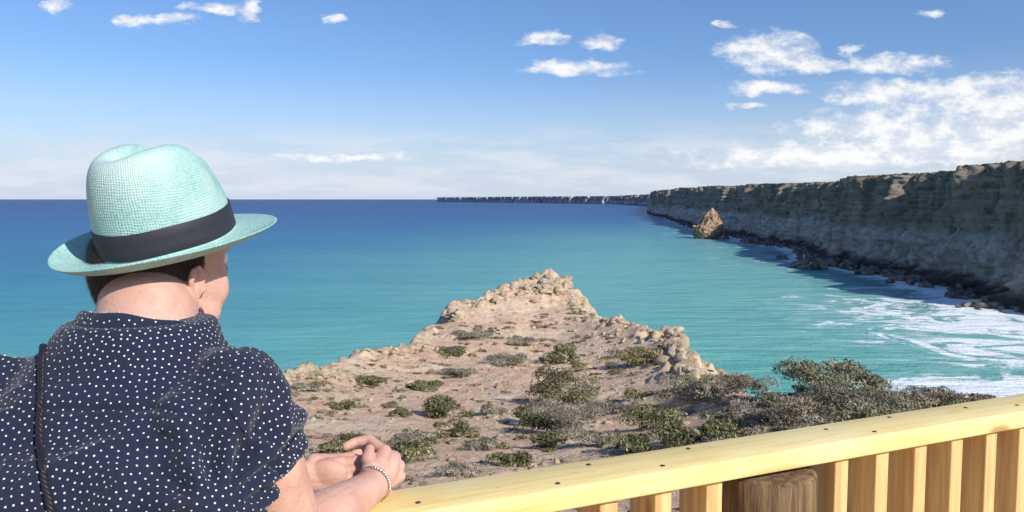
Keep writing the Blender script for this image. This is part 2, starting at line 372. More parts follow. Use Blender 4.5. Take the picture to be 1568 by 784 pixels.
topm=t.m('MULTIPLY',t.ss(nz.outputs[2],.45,.75),t.ss(Zs,6,11))
c=t.mix(topm,c,t.mix(t.ss(t.noise(t.pos,.12,4),.4,.6),(.18,.16,.09),(.34,.28,.18)))
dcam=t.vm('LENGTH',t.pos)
hz=t.ss(dcam,800,14000,0,.8)  # aerial haze painted into the rock colour, growing with distance
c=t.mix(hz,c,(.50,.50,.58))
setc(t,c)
t.L.new(t.bump(t.noise(pv,.25,7,.75),5.5,1.0),t.b.inputs['Normal'])
CV=np.stack([VX,VY,VZ],-1); 
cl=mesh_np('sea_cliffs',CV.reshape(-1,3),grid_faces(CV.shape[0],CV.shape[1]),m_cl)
items=[]
m_scr,t=newmat('clifftop_scrub',.9,.1); setc(t,t.mix(t.ss(t.noise(t.pos,.2,3),.4,.6),(.15,.14,.08),(.30,.25,.16)))
near=np.where((Dd<1600)&(by>200))[0]
for _ in range(2600):
    i=rng.choice(near); j=NT_+rng.integers(1,10)
    p=CV[i,j]; s=rng.uniform(.35,.95)*(1+Dd[i]/1500)
    v=ICO1[0]*(1+.35*rng.normal(size=(len(ICO1[0]),1)))*np.array([s*1.6,s*1.6,s*.55]); items.append((ICO1,v+p+np.array([rng.normal()*1.5,rng.normal()*1.5,0])))
scatter('clifftop_scrub',items,m_scr)
p=Psea(1088,365)
v=ICO5[0].copy(); a=v[:,2]
prof=np.interp(a,[-1,-.6,-.2,.2,.6,1],[1.1,1.05,.95,.78,.62,.42])
nr=1+.25*fbm(v[:,0]*2,v[:,1]*2,v[:,2]*2,5,31)+.12*fbm(v[:,0]*7,v[:,1]*7,v[:,2]*9,3,32)
sx=v[:,0]*nr*prof*19+3*(a+1)*1.0; sy=v[:,1]*nr*prof*15; sz=(a+.75)*16.5*nr
m_st,t=newmat('stack_rock',.95,.1)
c=t.mix(t.ss(t.noise(t.pos,.12,6,.65),.4,.6),(.46,.29,.17),(.60,.43,.28)); c=t.mix(t.ss(t.noise(t.pos,.3,5,.7),.50,.60),c,(.17,.125,.09)); setc(t,c)
t.L.new(t.bump(t.noise(t.pos,.4,6,.7),3,1),t.b.inputs['Normal'])
mesh_np('sea_stack',np.stack([sx+p[0]-4,sy+p[1],sz+SEA],-1),ICO5[1],m_st)
items=[]
m_bd,t=newmat('wet_boulders',.7,.4); setc(t,t.mix(t.ss(t.noise(t.pos,.3,4),.4,.6),(.08,.065,.055),(.24,.19,.15)))
for (px,py,s) in [(1224,410,8),(1252,412,8),(1238,413,4.5),(1274,408,8),(1300,412,6),(1150,374,7),(1178,377,7),(1070,364,6),(1110,366,6),(1200,397,4),(1330,421,5),(1380,430,5),(1420,440,4)]:
    q=Psea(px,py); v=rock(ICO3,s,.8); items.append((ICO3,v+np.array([q[0],q[1],SEA+s*.2])))
nb=np.where((by>240)&(by<1500))[0]
for _ in range(520):
    i=rng.choice(nb); s=rng.uniform(1.0,4.2); v=rock(ICO2,s,.8); o=CV[i,4]
    items.append((ICO2,v+np.array([o[0]-abs(rng.normal())*7,o[1]+rng.normal()*3,SEA+.2*s])))
scatter('shore_boulders',items,m_bd)

# ---------------------------------------------------------------- sea
yv=np.concatenate([np.linspace(-400,60,12),60*np.exp(np.arange(0,7.6,.02))]); yv=np.append(yv,180000)
tt=np.arange(-8.2,8.2,.03); xv=60*np.sinh(tt)
SX,SY=np.meshgrid(xv,yv)
dc=segdist(SX,SY,CV[::6,2,:2][:400],False)
def lin(c): 
    c=np.array(c)/255.; return np.where(c<.04045,c/12.92,((c+.055)/1.055)**2.4)
keysY=np.log([60,150,220,300,450,700,1200,2500,5000,12000])
keysC=np.array([lin(c) for c in [(112,190,172),(104,186,172),(88,178,170),(66,166,168),(48,150,164),(36,130,158),(26,106,150),(19,84,140),(15,68,128),(12,56,114)]])
ly=np.log(np.maximum(60,np.hypot(SX,SY)+fbm(SX/220,SY/160,0,4,61)*110*np.clip(np.hypot(SX,SY)/500,.3,8)))
col=np.stack([np.interp(ly,keysY,keysC[:,k]) for k in range(3)],-1)
left=sm(.05,-.5,SX/np.maximum(SY,1))[...,None]
col=col*(1-left*.45)+col*left*.45*np.array([.25,.68,.92])
bay=(sm(520,60,dc)*sm(1700,300,SY)*sm(100,180,SY))[...,None]
col=col*(1-bay*.7)+np.array(lin((132,194,178)))*bay*.7
cliff_shadow=(sm(75,20,dc)*sm(230,300,SY))[...,None]      # cliff shadow on the water, painted into the sea colour
col=col*(1-cliff_shadow*.6)+np.array(lin((40,96,128)))*cliff_shadow*.6
foam=sm(50,165,SX)*sm(450,230,SY)*.74+sm(34,3,dc)*.85*sm(3200,1400,SY)+sm(130,30,dc)*.36*sm(3000,900,SY)
foam=np.maximum(foam,sm(60,110,SX)*sm(212,186,SY)*1.25)
foam=np.where((SX<0)|(SY<50),0,foam)
sea=mesh_np('sea',np.stack([SX,SY,np.full_like(SX,SEA)],-1).reshape(-1,3),grid_faces(len(yv),len(xv)),None)
vcol(sea.data,'Col',col.reshape(-1,3)); fattr(sea.data,'foam',foam)
m_sea,t=newmat('sea_water',.3,.07); sea.data.materials.append(m_sea)
c=t.mix(1.0,attr(t,'Col'),(.92,.92,.92),'MULTIPLY')
rotp=t.scale(t.pos,(.25,1,1),(0,0,.12))
st=t.noise(rotp,.012,5,.6); c=t.mix(t.ss(st,.42,.62,0,.45),c,t.mix(1.0,c,(.62,.8,.88),'MULTIPLY'))
st2=t.noise(rotp,.09,5,.65); c=t.mix(t.ss(st2,.48,.66,0,.5),c,t.mix(1.0,c,(.55,.75,.84),'MULTIPLY'))
c=t.mix(t.ss(st2,.46,.34,0,.35),c,t.mix(1.0,c,(1.5,1.2,1.12),'MULTIPLY'))
fp=t.scale(t.pos,(.75,1,1),(0,0,.7))
fn=t.noise(fp,.05,8,.74,dist=1.4)
fm=attr(t,'foam','Fac'); thr=t.m('MULTIPLY_ADD',fm,-.29,.70)
df=t.m('SUBTRACT',fn,thr)
ff=t.m('MULTIPLY',t.ss(df,-.02,.07),t.ss(fm,0,.12))
milky=t.m('MULTIPLY',t.ss(df,-.20,.05,0,.5),t.ss(fm,0,.3))
c=t.mix(milky,c,(.40,.60,.57))
c=t.mix(ff,c,(.80,.85,.86)); setc(t,c)
t.put(t.b.inputs['Roughness'],t.m('MULTIPLY_ADD',ff,.5,.3))
wv=t.m('ADD',t.noise(rotp,.16,4,.6),t.m('MULTIPLY',t.noise(t.pos,1.1,3,.6),.14))
t.L.new(t.bump(wv,2.6,1.0),t.b.inputs['Normal'])

# ---------------------------------------------------------------- timber rail
m_wood,t=newmat('pine_wood',.55,.35)
gr=t.scale(t.obj,(1.3,22,22))
gg=t.noise(gr,3,5,.6,dist=.6)
c=t.mix(t.ss(gg,.35,.7),(.86,.70,.31),(.78,.57,.21))
c=t.mix(t.ss(t.noise(t.obj,3.5,4),.45,.7,0,.5),c,(.88,.77,.42))
vk=t.n('ShaderNodeTexVoronoi'); t.L.new(t.scale(t.obj,(2.4,7,7)),vk.inputs['Vector']); vk.inputs['Scale'].default_value=1
kn=t.ss(vk.outputs['Distance'],.13,.05); c=t.mix(t.m('MULTIPLY',kn,.75),c,(.40,.20,.07))
c=t.mix(t.ss(t.noise(t.obj,60,4),.6,.75,0,.35),c,(.45,.32,.17))
setc(t,c); t.L.new(t.bump(gg,.0012,.8),t.b.inputs['Normal'])
e=np.array([.9144,.4046,0]); nr_=np.array([.4046,-.9144,0])
railM=Matrix(((e[0],-nr_[0],0,0),(e[1],-nr_[1],0,0),(0,0,1,0),(0,0,0,1)))
def box(name,lo,hi,mat,parent,bev=.003,M=None):
    lo=np.array(lo);hi=np.array(hi)
    v=np.array([[lo[0] if not i&1 else hi[0],lo[1] if not i&2 else hi[1],lo[2] if not i&4 else hi[2]] for i in range(8)])
    c=(lo+hi)/2; v=v-c
    f=[[0,2,3,1],[4,5,7,6],[0,1,5,4],[2,6,7,3],[0,4,6,2],[1,3,7,5]]
    ob=mesh_np(name,v,f,mat,False,parent)
    b=ob.modifiers.new('b','BEVEL'); b.width=bev; b.segments=2
    if M is not None: ob.matrix_basis=M@Matrix.Translation(c)
    else: ob.location=c
    return ob
m_wood2,t=newmat('pine_picket_wood',.6,.3)
gr=t.scale(t.pos,(22,22,1.3)); gg=t.noise(gr,2.4,5,.6,dist=.5)
c=t.mix(t.ss(gg,.35,.68),(.76,.52,.23),(.58,.34,.13))
vk=t.n('ShaderNodeTexVoronoi'); t.L.new(t.scale(t.pos,(7,7,3.0)),vk.inputs['Vector']); vk.inputs['Scale'].default_value=1
c=t.mix(t.m('MULTIPLY',t.ss(vk.outputs['Distance'],.16,.06),.8),c,(.32,.15,.055)); setc(t,c)
t.L.new(t.bump(gg,.0015,.8),t.b.inputs['Normal'])
rail=empty('timber_railing')
pn_,pf=1.177,1.290
box('top_board',(-2.6,pn_,-.541),(4.2,pf,-.5),m_wood,rail,.004,railM)
logc=P(1162,760,1.60); s_log=float(logc[:2]@e[:2])
k=0; s=s_log+.165
pk=[]
while s<4.1: pk.append(s); s+=.118
s=s_log-.165
while s>-2.5: pk.append(s); s-=.118
for s in pk:
    ob=box('picket_%d'%k,(s-.019,pn_+.014,-1.5),(s+.019,pf-.010,-.543),m_wood2,rail,.003,railM)
    k+=1
box('bottom_rail',(-2.6,pn_+.02,-1.56),(4.2,pf-.02,-1.502),m_wood,rail,.003,railM)
m_log,t=newmat('treated_log',.85,.2)
gl=t.scale(t.obj,(14,14,1.2)); c=t.mix(t.ss(t.noise(gl,3,6,.65),.38,.65),(.26,.165,.085),(.11,.065,.035))
c=t.mix(t.ss(t.noise(t.scale(t.obj,(30,30,1)),4,3),.6,.72,0,.5),c,(.38,.29,.19)); setc(t,c); t.L.new(t.bump(t.noise(gl,3,6,.7),.008,1),t.b.inputs['Normal'])
for q,(sl_) in enumerate([s_log,s_log-2.35,s_log+2.4]):
    ths=np.linspace(0,2*math.pi,48,endpoint=False); zs=[-3.4,-1.6,-.62,-.560,-.552]; rs=[.108,.103,.099,.098,.090]
    LVv=[]
    for z,r in zip(zs,rs):
        rr=r*(1+.02*np.sin(ths*2+1)+.012*np.sin(ths*5)); LVv.append(np.stack([np.cos(ths)*rr,np.sin(ths)*rr,np.full(48,z)],-1))
    LVv=np.vstack(LVv); fq=grid_faces(5,48,True)
    ob=mesh_np('log_post_%d'%q,LVv,fq,m_log,True,rail)
    cen=railM@Vector((sl_,pn_+.055,0)); ob.location=cen
    capv=LVv[-48:]; cp=np.vstack([capv,[[0,0,-.552]]]); ff_=np.array([[i,(i+1)%48,48] for i in range(48)])
    o2=mesh_np('log_cap_%d'%q,cp,ff_,m_log,False,rail); o2.location=cen
m_scw,t=newmat('steel_screw',.45,.5); setc(t,(.10,.09,.08)); t.b.inputs['Metallic'].default_value=.6
sv=[];sf=[];o=0
def screw(s,pp):
    global o
    th=np.linspace(0,6.283,14,endpoint=False)
    for z,r in ((-.501,.0045),(-.4987,.0045),(-.4984,.0030),(-.4992,.0008)):
        sv.append(np.stack([s+np.cos(th)*r,pp+np.sin(th)*r,np.full(14,z)],-1))
    sf.append(grid_faces(4,14,True)+o); o+=56
for i,s in enumerate(pk):
    if i%5==3: continue
    screw(s+rng.uniform(-.02,.02),(pn_+.028+rng.uniform(-.008,.012)) if i%2 else (pf-.03+rng.uniform(-.012,.008)))
ob=mesh_np('screws',np.vstack(sv),np.vstack(sf),m_scw,True,rail); ob.matrix_basis=railM
deck=empty('boardwalk_deck')
for i in range(12):
    p1=1.16-i*.143
    box('plank_%d'%i,(-3.2,p1-.138,-1.64),(4.2,p1,-1.6),m_wood,deck,.003,railM)
box('joist',(-3.2,-.5,-1.84),(4.2,-.4,-1.645),m_wood,deck,.003,railM)
box('edge_joist',(-3.2,1.0,-1.84),(4.2,1.1,-1.645),m_wood,deck,.003,railM)

# ---------------------------------------------------------------- person
class PB:
    def __init__(s): s.V=[];s.F=[];s.n=0
    def add(s,V,F):
        s.V+= [tuple(map(float,a)) for a in V]; s.F+=[tuple(int(q)+s.n for q in f) for f in F]; s.n=len(s.V)
    def rings(s,R):
        n=len(R[0]); V=np.vstack(R); F=[tuple(f) for f in grid_faces(len(R),n,True)]
        F.append(tuple(range(n-1,-1,-1))); F.append(tuple((len(R)-1)*n+i for i in range(n))); s.add(V,F)
    def ell(s,c,ax):
        v=ICO3[0]@np.array(ax); s.add(v+np.array(c),ICO3[1])
    def sph(s,c,r): s.ell(c,np.eye(3)*r)
    def seg(s,a,b,ra,rb,n=20):
        a=np.array(a,float);b=np.array(b,float); d=b-a; d/=np.linalg.norm(d); u=np.cross(d,[.3,.5,.81]); u/=np.linalg.norm(u); w=np.cross(d,u)
        th=np.linspace(0,6.28318,n,endpoint=False); c=np.cos(th)[:,None]*u+np.sin(th)[:,None]*w
        s.rings([a+c*ra,b+c*rb])
    def chain(s,pts,rs):
        for i in range(len(pts)-1): s.seg(pts[i],pts[i+1],rs[i],rs[i+1])
        for p,r in zip(pts,rs): s.sph(p,r)
    def loft(s,secs,n=40,sup=2.3):
        th=np.linspace(0,6.28318,n,endpoint=False); R=[]
        for c,a,b in secs:
            cx=np.sign(np.cos(th))*np.abs(np.cos(th))**(2/sup); sy=np.sign(np.sin(th))*np.abs(np.sin(th))**(2/sup)
            R.append(np.stack([c[0]+cx*a,c[1]+sy*b,np.full(n,c[2])],-1))
        s.rings(R)
    def build(s,name,vox,mat,parent,it=6,fac=.5):
        me=bpy.data.meshes.new(name); me.from_pydata(s.V,[],s.F); me.validate(); ob=bpy.data.objects.new(name+'_tmp',me); scene.collection.objects.link(ob)
        m=ob.modifiers.new('r','REMESH'); m.mode='VOXEL'; m.voxel_size=vox; m.use_smooth_shade=True
        m2=ob.modifiers.new('s','SMOOTH'); m2.factor=fac; m2.iterations=it
        dg=bpy.context.evaluated_depsgraph_get(); nm=bpy.data.meshes.new_from_object(ob.evaluated_get(dg)); bpy.data.objects.remove(ob)
        nm.name=name; o=bpy.data.objects.new(name,nm); scene.collection.objects.link(o); nm.materials.clear(); nm.materials.append(mat); o.parent=parent
        nm.polygons.foreach_set('use_smooth',np.ones(len(nm.polygons),bool)); return o
person=empty('woman_leaning')
def vco(ob):
    a=np.zeros(len(ob.data.vertices)*3,np.float32); ob.data.vertices.foreach_get('co',a); return a.reshape(-1,3).astype(float)
def setco(ob,a): ob.data.vertices.foreach_set('co',a.astype(np.float32).ravel()); ob.data.update()
YAW=math.radians(30)
hf=np.array([math.sin(YAW),math.cos(YAW),0]); hr=np.array([math.cos(YAW),-math.sin(YAW),0]); hu=np.array([0,0,1.])
HC=P(247,399,1.16)
def hl(f,r,u): return HC+hf*f+hr*r+hu*u
b=PB()
b.ell(hl(0,0,.012),[hf*.096,hr*.080,hu*.100])
b.ell(hl(-.028,0,-.005),[hf*.068,hr*.077,hu*.08])
b.ell(hl(.025,0,-.030),[hf*.072,hr*.073,hu*.078])
b.ell(hl(.030,0,-.055),[hf*.060,hr*.064,hu*.062])
b.ell(hl(.046,0,-.088),[hf*.042,hr*.044,hu*.030]); b.sph(hl(.076,0,-.100),.018)
for sgn in(1,-1):
    b.ell(hl(.050,.038*sgn,-.042),[hf*.034,hr*.030,hu*.040]); b.ell(hl(.022,.054*sgn,-.078),[hf*.040,hr*.017,hu*.024])
    b.ell(hl(.081,.03*sgn,.018),[hf*.014,hr*.022,hu*.009])
    E=lambda f,u,o=0: hl(-.004+f,(.079+o)*sgn,-.036+u)
    pts=[E(.012,-.004,0),E(.012,.018,.003),E(.0,.030,.009),E(-.013,.026,.014),E(-.018,.010,.015),E(-.013,-.008,.011),E(-.004,-.022,.006),E(.004,-.026,.003)]
    b.chain(pts,[.004,.0036,.0038,.004,.004,.0038,.0046,.0050]); b.ell(E(-.001,.004,.001),[hf*.014,hr*.004,hu*.024]); b.sph(E(.013,-.004,.001),.005)
b.chain([hl(.092,0,.01),hl(.108,0,-.022),hl(.105,0,-.034)],[.008,.011,.010]); b.sph(hl(.098,.010,-.034),.008); b.sph(hl(.098,-.010,-.034),.008)
b.ell(hl(.089,0,-.056),[hf*.009,hr*.024,hu*.006]); b.ell(hl(.087,0,-.066),[hf*.010,hr*.021,hu*.007])
NB=np.array([-.497,1.035,-.225])
b.chain([NB,P(226,490,1.075),hl(-.022,0,-.05)],[.080,.067,.066]); b.seg(NB+[.0,.05,.0],hl(.012,0,-.07),.060,.054)
SR=P(352,604,.965); SL=np.array([-.672,.975,SR[2]-.02])
ER=P(444,856,1.055); ER[2]=-.480; WR=P(572,757,1.262); WR[2]=-.470
EL_=np.array([-.70,1.12,-.462]); WL=np.array([-.372,1.272,-.462])
b.chain([SR,SR*.5+ER*.5,ER],[.048,.058,.050]); 
fm=ER*.6+WR*.4; b.chain([ER,fm,ER*.25+WR*.75,WR],[.050,.0445,.032,.0265])
b.chain([SL,SL*.5+EL_*.5,EL_],[.048,.050,.043]); b.chain([EL_,EL_*.6+WL*.4,EL_*.25+WL*.75,WL],[.042,.041,.031,.026])
def V3(*a): return np.array(a,float)
kn=[P(588,692,1.325),P(603,701,1.335),P(610,714,1.335),P(612,729,1.325)]
for i,kp in enumerate(kn):
    b.seg(WR+V3(0,0,.006-.004*i),kp,.0165,[.0125,.0125,.0118,.0105][i]); b.sph(kp,[.0128,.0128,.012,.0108][i])
b.ell((WR+kn[1]+kn[2])/3+V3(-.003,0,0),[V3(.022,0,.006),V3(0,.038,.01),V3(0,0,.026)])
lens=[(.040,.024,.020),(.044,.027,.021),(.041,.025,.020),(.032,.020,.018)]
for i,kp in enumerate(kn):
    d1=V3(-.62,.50,.30-.16*i); d1/=np.linalg.norm(d1); d2=V3(-.95,-.15,-.12); d2/=np.linalg.norm(d2); d3=V3(-.72,-.66,-.18); d3/=np.linalg.norm(d3)
    a0=kp; a1=a0+d1*lens[i][0]; a2=a1+d2*lens[i][1]; a3=a2+d3*lens[i][2]
    r=[.0099,.0099,.0093,.0082][i]; b.chain([a0,a1,a2,a3],[r*1.1,r*.96,r*.88,r*.76])
tb0=WR*.62+kn[0]*.38+V3(-.010,-.006,.006)
tb1=P(570,722,1.275); tb2=P(562,703,1.292); tb3=P(566,688,1.312)
b.chain([tb0,tb1,tb2,tb3],[.0165,.0126,.0108,.0088])
lk=[P(524,709,1.312),P(528,720,1.302),P(527,733,1.295),P(522,745,1.290)]
for i,kp in enumerate(lk):
    b.seg(WL+V3(0,.0,.008-.005*i),kp,.0165,[.0122,.0122,.0115,.0105][i])
b.ell((WL*1.2+lk[1]+lk[2])/3.2,[V3(.042,0,.004),V3(0,.017,0),V3(0,0,.028)])
dirs=[(V3(1,.10,.12),V3(.92,.25,-.30),V3(.85,.35,-.42)),(V3(1,.06,.02),V3(.9,.2,-.32),V3(.75,.35,-.55)),(V3(1,.04,-.10),V3(.85,.2,-.42),V3(.6,.4,-.6)),(V3(.95,.04,-.22),V3(.8,.2,-.5),V3(.5,.4,-.6))]
for i,kp in enumerate(lk):
    a=kp; pts=[a]
    for d,l in zip(dirs[i],[(.038,.024,.020),(.042,.026,.021),(.039,.024,.020),(.030,.019,.017)][i]):
        d=d/np.linalg.norm(d); a=a+d*l; pts.append(a)
    r=[.0093,.0093,.0088,.0078][i]; b.chain(pts,[r*1.12,r*.96,r*.88,r*.74])
lt0=WL*.55+lk[0]*.45+V3(0,.01,.012); lt1=P(508,706,1.33); lt2=P(535,702,1.335); lt3=P(556,707,1.33)
b.chain([lt0,lt1,lt2,lt3],[.015,.0128,.0112,.0090])
m_skin,t=newmat('skin',.58,.3)
c=t.mix(t.ss(t.noise(t.pos,18,5,.6),.35,.65),(.66,.41,.32),(.58,.32,.24))
c=t.mix(t.ss(t.noise(t.pos,60,4,.6),.5,.7,0,.35),c,(.66,.33,.26))
c=t.mix(t.ss(t.noise(t.pos,170,3),.62,.72,0,.4),c,(.42,.21,.14))
setc(t,c); t.b.inputs['Subsurface Weight'].default_value=.1; t.b.inputs['Subsurface Radius'].default_value=(.01,.004,.002); t.b.inputs['Subsurface Scale'].default_value=.6
t.L.new(t.bump(t.m('ADD',t.noise(t.pos,320,4,.6),t.noise(t.scale(t.pos,(1,1,2.5)),70,4,.6)),.0016,.7),t.b.inputs['Normal'])
body=b.build('body_skin',.0019,m_skin,person,4,.5)
def local_smooth(ob,wfun,iters):
    a=vco(ob); me=ob.data; ne=len(me.edges); ed=np.zeros(ne*2,np.int32); me.edges.foreach_get('vertices',ed); ed=ed.reshape(-1,2)
    cnt=np.bincount(ed.ravel(),minlength=len(a))[:,None]; wt=wfun(a)[:,None]
    for _ in range(iters):
        acc=np.zeros_like(a)
        for k in range(3): acc[:,k]=np.bincount(ed[:,0],a[ed[:,1],k],len(a))+np.bincount(ed[:,1],a[ed[:,0],k],len(a))
        a=a+(acc/np.maximum(cnt,1)-a)*.6*wt
    setco(ob,a)
def wf(a):
    r=a-HC; f_=r@hf; rr_=r@hr; u_=r[:,2]
    w=(a[:,2]>-.26)&(a[:,0]<-.36)&(a[:,0]>-.66)
    earm=(np.abs(rr_)>.070)&(f_<.018)&(f_>-.035)&(u_>-.07)&(u_<.012)
    face=(f_>.083)
    return (w&~earm&~face).astype(float)
local_smooth(body,wf,45)
m_eye,t=newmat('eye_white',.2,.5); setc(t,(.8,.78,.75)); m_iris,t=newmat('iris',.15,.6); setc(t,(.06,.05,.04)); m_hair,t=newmat('dark_hair',.6,.3)
setc(t,t.mix(t.noise(t.pos,400,2),(.035,.022,.014),(.10,.065,.04)))
for sgn in(1,-1):
    q=PB(); q.sph(hl(.0815,.031*sgn,.0),.0115); q.build('eye',.0015,m_eye,person,2)
    q=PB(); q.sph(hl(.0895,.031*sgn,.0),.0052); q.build('iris',.001,m_iris,person,2)
    q=PB(); q.chain([hl(.096,.014*sgn,.021),hl(.097,.03*sgn,.026),hl(.086,.048*sgn,.02)],[.0028,.003,.002]); q.build('eyebrow',.0012,m_hair,person,2)
nh=14000
d=rng.normal(size=(nh*3,3)); d/=np.linalg.norm(d,axis=1)[:,None]
SA=np.array([.0972,.0812,.1012]); SB=np.array([.0712,.0790,.088])
q0=d*SA; occ=d*SB+np.array([-.028,0,-.010])
keep=lambda q:(q[:,0]<.010-.35*np.maximum(0,-q[:,2]-.0))&(q[:,2]>-.088)&(q[:,2]<.035)
A1=q0+np.array([0,0,.012]); ptsH=np.vstack([A1[keep(A1)],occ[keep(occ)]])
cap_v,cap_f=ICO5
A5=cap_v*(SA+.001)+np.array([0,0,.012]); B5=cap_v*(SB+.0008)+np.array([-.028,0,-.008])
for arr in(A5,B5):
    cen=arr[cap_f].mean(1); kf=keep(cen); fsel=cap_f[kf]; W=HC+arr[:,0:1]*hf+arr[:,1:2]*hr+arr[:,2:3]*hu
    mesh_np('hair_cap',W,fsel,m_hair,True,person)
base_=HC+ptsH[:,0:1]*hf+ptsH[:,1:2]*hr+ptsH[:,2:3]*hu
out=base_-HC; out/=np.linalg.norm(out,axis=1)[:,None]
dn=np.array([0,0,-1.])-out*(-out[:,2:3]); dn/=np.maximum(np.linalg.norm(dn,axis=1),.2)[:,None]
dirh=dn+out*.22+rng.normal(size=out.shape)*.14; ln=rng.uniform(.008,.018,len(out))[:,None]; sd_=np.cross(out,dirh); sd_/=np.linalg.norm(sd_,axis=1)[:,None]
tri=np.stack([base_-sd_*.0006+out*.0005,base_+sd_*.0006+out*.0005,base_+dirh*ln],1).reshape(-1,3)
mesh_np('hair_strands',tri,np.arange(len(tri)).reshape(-1,3),m_hair,False,person)
q=PB(); ep=hl(-.004,.090,-.068); q.chain([ep,ep+V3(.001,0,-.008)],[.0036,.0046]); m_ear,t=newmat('dark_jewel',.25,.6); setc(t,(.03,.03,.04)); q.build('earring',.0012,m_ear,person,1)
# --- shirt
s=PB()
cx=-.497
s.loft([((cx+.005,.79,-.82),.205,.155),((cx,.81,-.72),.200,.15),((cx,.85,-.58),.185,.140),((cx,.90,-.45),.190,.142),((cx,.945,-.36),.198,.142),((cx,.975,-.29),.200,.130),((cx,.995,-.250),.188,.112),((cx,1.01,-.215),.150,.098),((cx+.002,1.025,-.185),.110,.092),((cx+.002,1.038,-.160),.092,.084)])
for (S0,E0) in((SR,ER),(SL,EL_)):
    dv=(E0-S0)/np.linalg.norm(E0-S0)
    s.chain([np.array([cx+np.sign(S0[0]-cx)*.075,1.005,-.238]),S0],[.048,.061]); s.seg(S0,S0+dv*.098,.0620,.0665); s.chain([S0,S0+dv*.06],[.0620,.0645]); s.ell(S0+V3(-.03*np.sign(S0[0]-cx),-.03,-.03),np.eye(3)*.060)
s.ell((cx+.09,1.04,-.38),[V3(.08,0,0),V3(0,.09,0),V3(0,0,.08)]); s.ell((cx-.09,1.04,-.38),[V3(.08,0,0),V3(0,.09,0),V3(0,0,.08)])
m_sh,t=newmat('navy_cotton',.85,.15)
setc(t,t.mix(t.noise(t.pos,30,4),(.014,.018,.038),(.022,.028,.055)))
t.b.inputs['Sheen Weight'].default_value=.12
t.L.new(t.bump(t.noise(t.pos,55,5,.6),.006,.9),t.b.inputs['Normal'])
shirt=s.build('navy_blouse',.0033,m_sh,person,9,.5)
a=vco(shirt); me=shirt.data; nrmA=np.zeros(len(me.vertices)*3,np.float32); me.vertices.foreach_get('normal',nrmA); nrmA=nrmA.reshape(-1,3)
def fold(p,seed,fr,dirv,st=.25):
    dirv=np.array(dirv,float); dirv/=np.linalg.norm(dirv); al=p@dirv; perp=p-al[:,None]*dirv
    n_=fbm(perp[:,0]*fr+al*fr*st,perp[:,1]*fr,perp[:,2]*fr,3,seed); return (1-np.abs(n_))**3
lx=a[:,0]-cx
neckfade=sm(-.17,-.20,a[:,2])
dsp=-.006*neckfade+.014*fold(a,101,10,(.9,0,.45))*sm(-.2,-.27,a[:,2])
dsp+=.018*fold(a,103,9,(.35,0,.9))*sm(-.26,-.32,a[:,2])*(lx<.17)
dsp+=.009*fold(a,102,13,(.7,.2,-.8))*sm(.1,.17,np.abs(lx))
for sg in(1,-1):
    ax_=np.array([cx+sg*.16,.93,-.345]); rv=a-ax_; r_=np.linalg.norm(rv[:,[0,2]],axis=1); an=np.arctan2(rv[:,2],rv[:,0]*sg)
    dsp+=.011*np.sin(an*9+fbm(a[:,0]*8,a[:,1]*8,a[:,2]*8,2,7)*2.5)*np.exp(-(r_/.12)**2)*sm(.01,.05,r_)
dsp+=.004*fbm(a[:,0]*16,a[:,1]*16,a[:,2]*16,3,8)*neckfade
ysm=-.25+.01*np.cos(lx*9); dsp-=.003*np.exp(-((a[:,2]-ysm)/.003)**2)*(np.abs(lx)<.15)
for S0,sg in((SR,1),(SL,-1)):
    pl=(a-S0)@np.array([sg*.86,.2,-.35]); dsp-=.004*np.exp(-((pl+.012)/.003)**2)*(sg*lx>.08)
setco(shirt,a+nrmA*dsp[:,None])
def ringtube(name,C_,u,v,ra,rb,h,axis,flare,mat,th=.004,n=64):
    ang=np.linspace(0,6.28318,n,endpoint=False); R=[]
    for (k,dr) in((0,0),(.5,flare*.4),(1,flare)):
        wob=.0015*np.sin(ang*7)
        R.append(C_+np.array(axis)*(h*k)+np.cos(ang)[:,None]*u*(ra+dr)+np.sin(ang)[:,None]*v*(rb+dr)+np.array(axis)*wob[:,None])
    ob=mesh_np(name,np.vstack(R),grid_faces(3,n,True),mat,True,person)
    m=ob.modifiers.new('s','SOLIDIFY'); m.thickness=th; m.offset=0
    m=ob.modifiers.new('ss','SUBSURF'); m.levels=1; m.render_levels=1
    return ob
axc=V3(.10,.28,.95); axc/=np.linalg.norm(axc); uc=V3(1,0,-.12); uc-=axc*(uc@axc); uc/=np.linalg.norm(uc); vc=np.cross(axc,uc)
Cc=V3(-.495,1.037,-.196)
rts=[ringtube('collar_stand',Cc,uc,vc,.090,.082,.034,axc,-.008,m_sh,.0035)]
for S0,E0 in((SR,ER),(SL,EL_)):
    dv=(E0-S0)/np.linalg.norm(E0-S0); u_=np.cross(dv,[0,0,1.]); u_/=np.linalg.norm(u_); v_=np.cross(dv,u_)
    rts.append(ringtube('sleeve_hem',S0+dv*.072,u_,v_,.0655,.0655,.030,dv,.0015,m_sh,.0035))
dg=bpy.context.evaluated_depsgraph_get(); dg.update()
Vall=[];Fall=[];off_=0
for ob in [shirt]+rts:
    m_=bpy.data.meshes.new_from_object(ob.evaluated_get(dg)); m_.calc_loop_triangles()
    vv=np.zeros(len(m_.vertices)*3,np.float32); m_.vertices.foreach_get('co',vv); tr_=np.zeros(len(m_.loop_triangles)*3,np.int32); m_.loop_triangles.foreach_get('vertices',tr_)
    Vall.append(vv.reshape(-1,3)); Fall.append(tr_.reshape(-1,3)+off_); off_+=len(vv)//3
Vall=np.vstack(Vall).astype(float); Fall=np.vstack(Fall)
clb=BVHTree.FromPolygons(Vall.tolist(),Fall.tolist())
ta=Vall[Fall]; cr_=np.cross(ta[:,1]-ta[:,0],ta[:,2]-ta[:,0]); ar_=np.linalg.norm(cr_,axis=1)/2
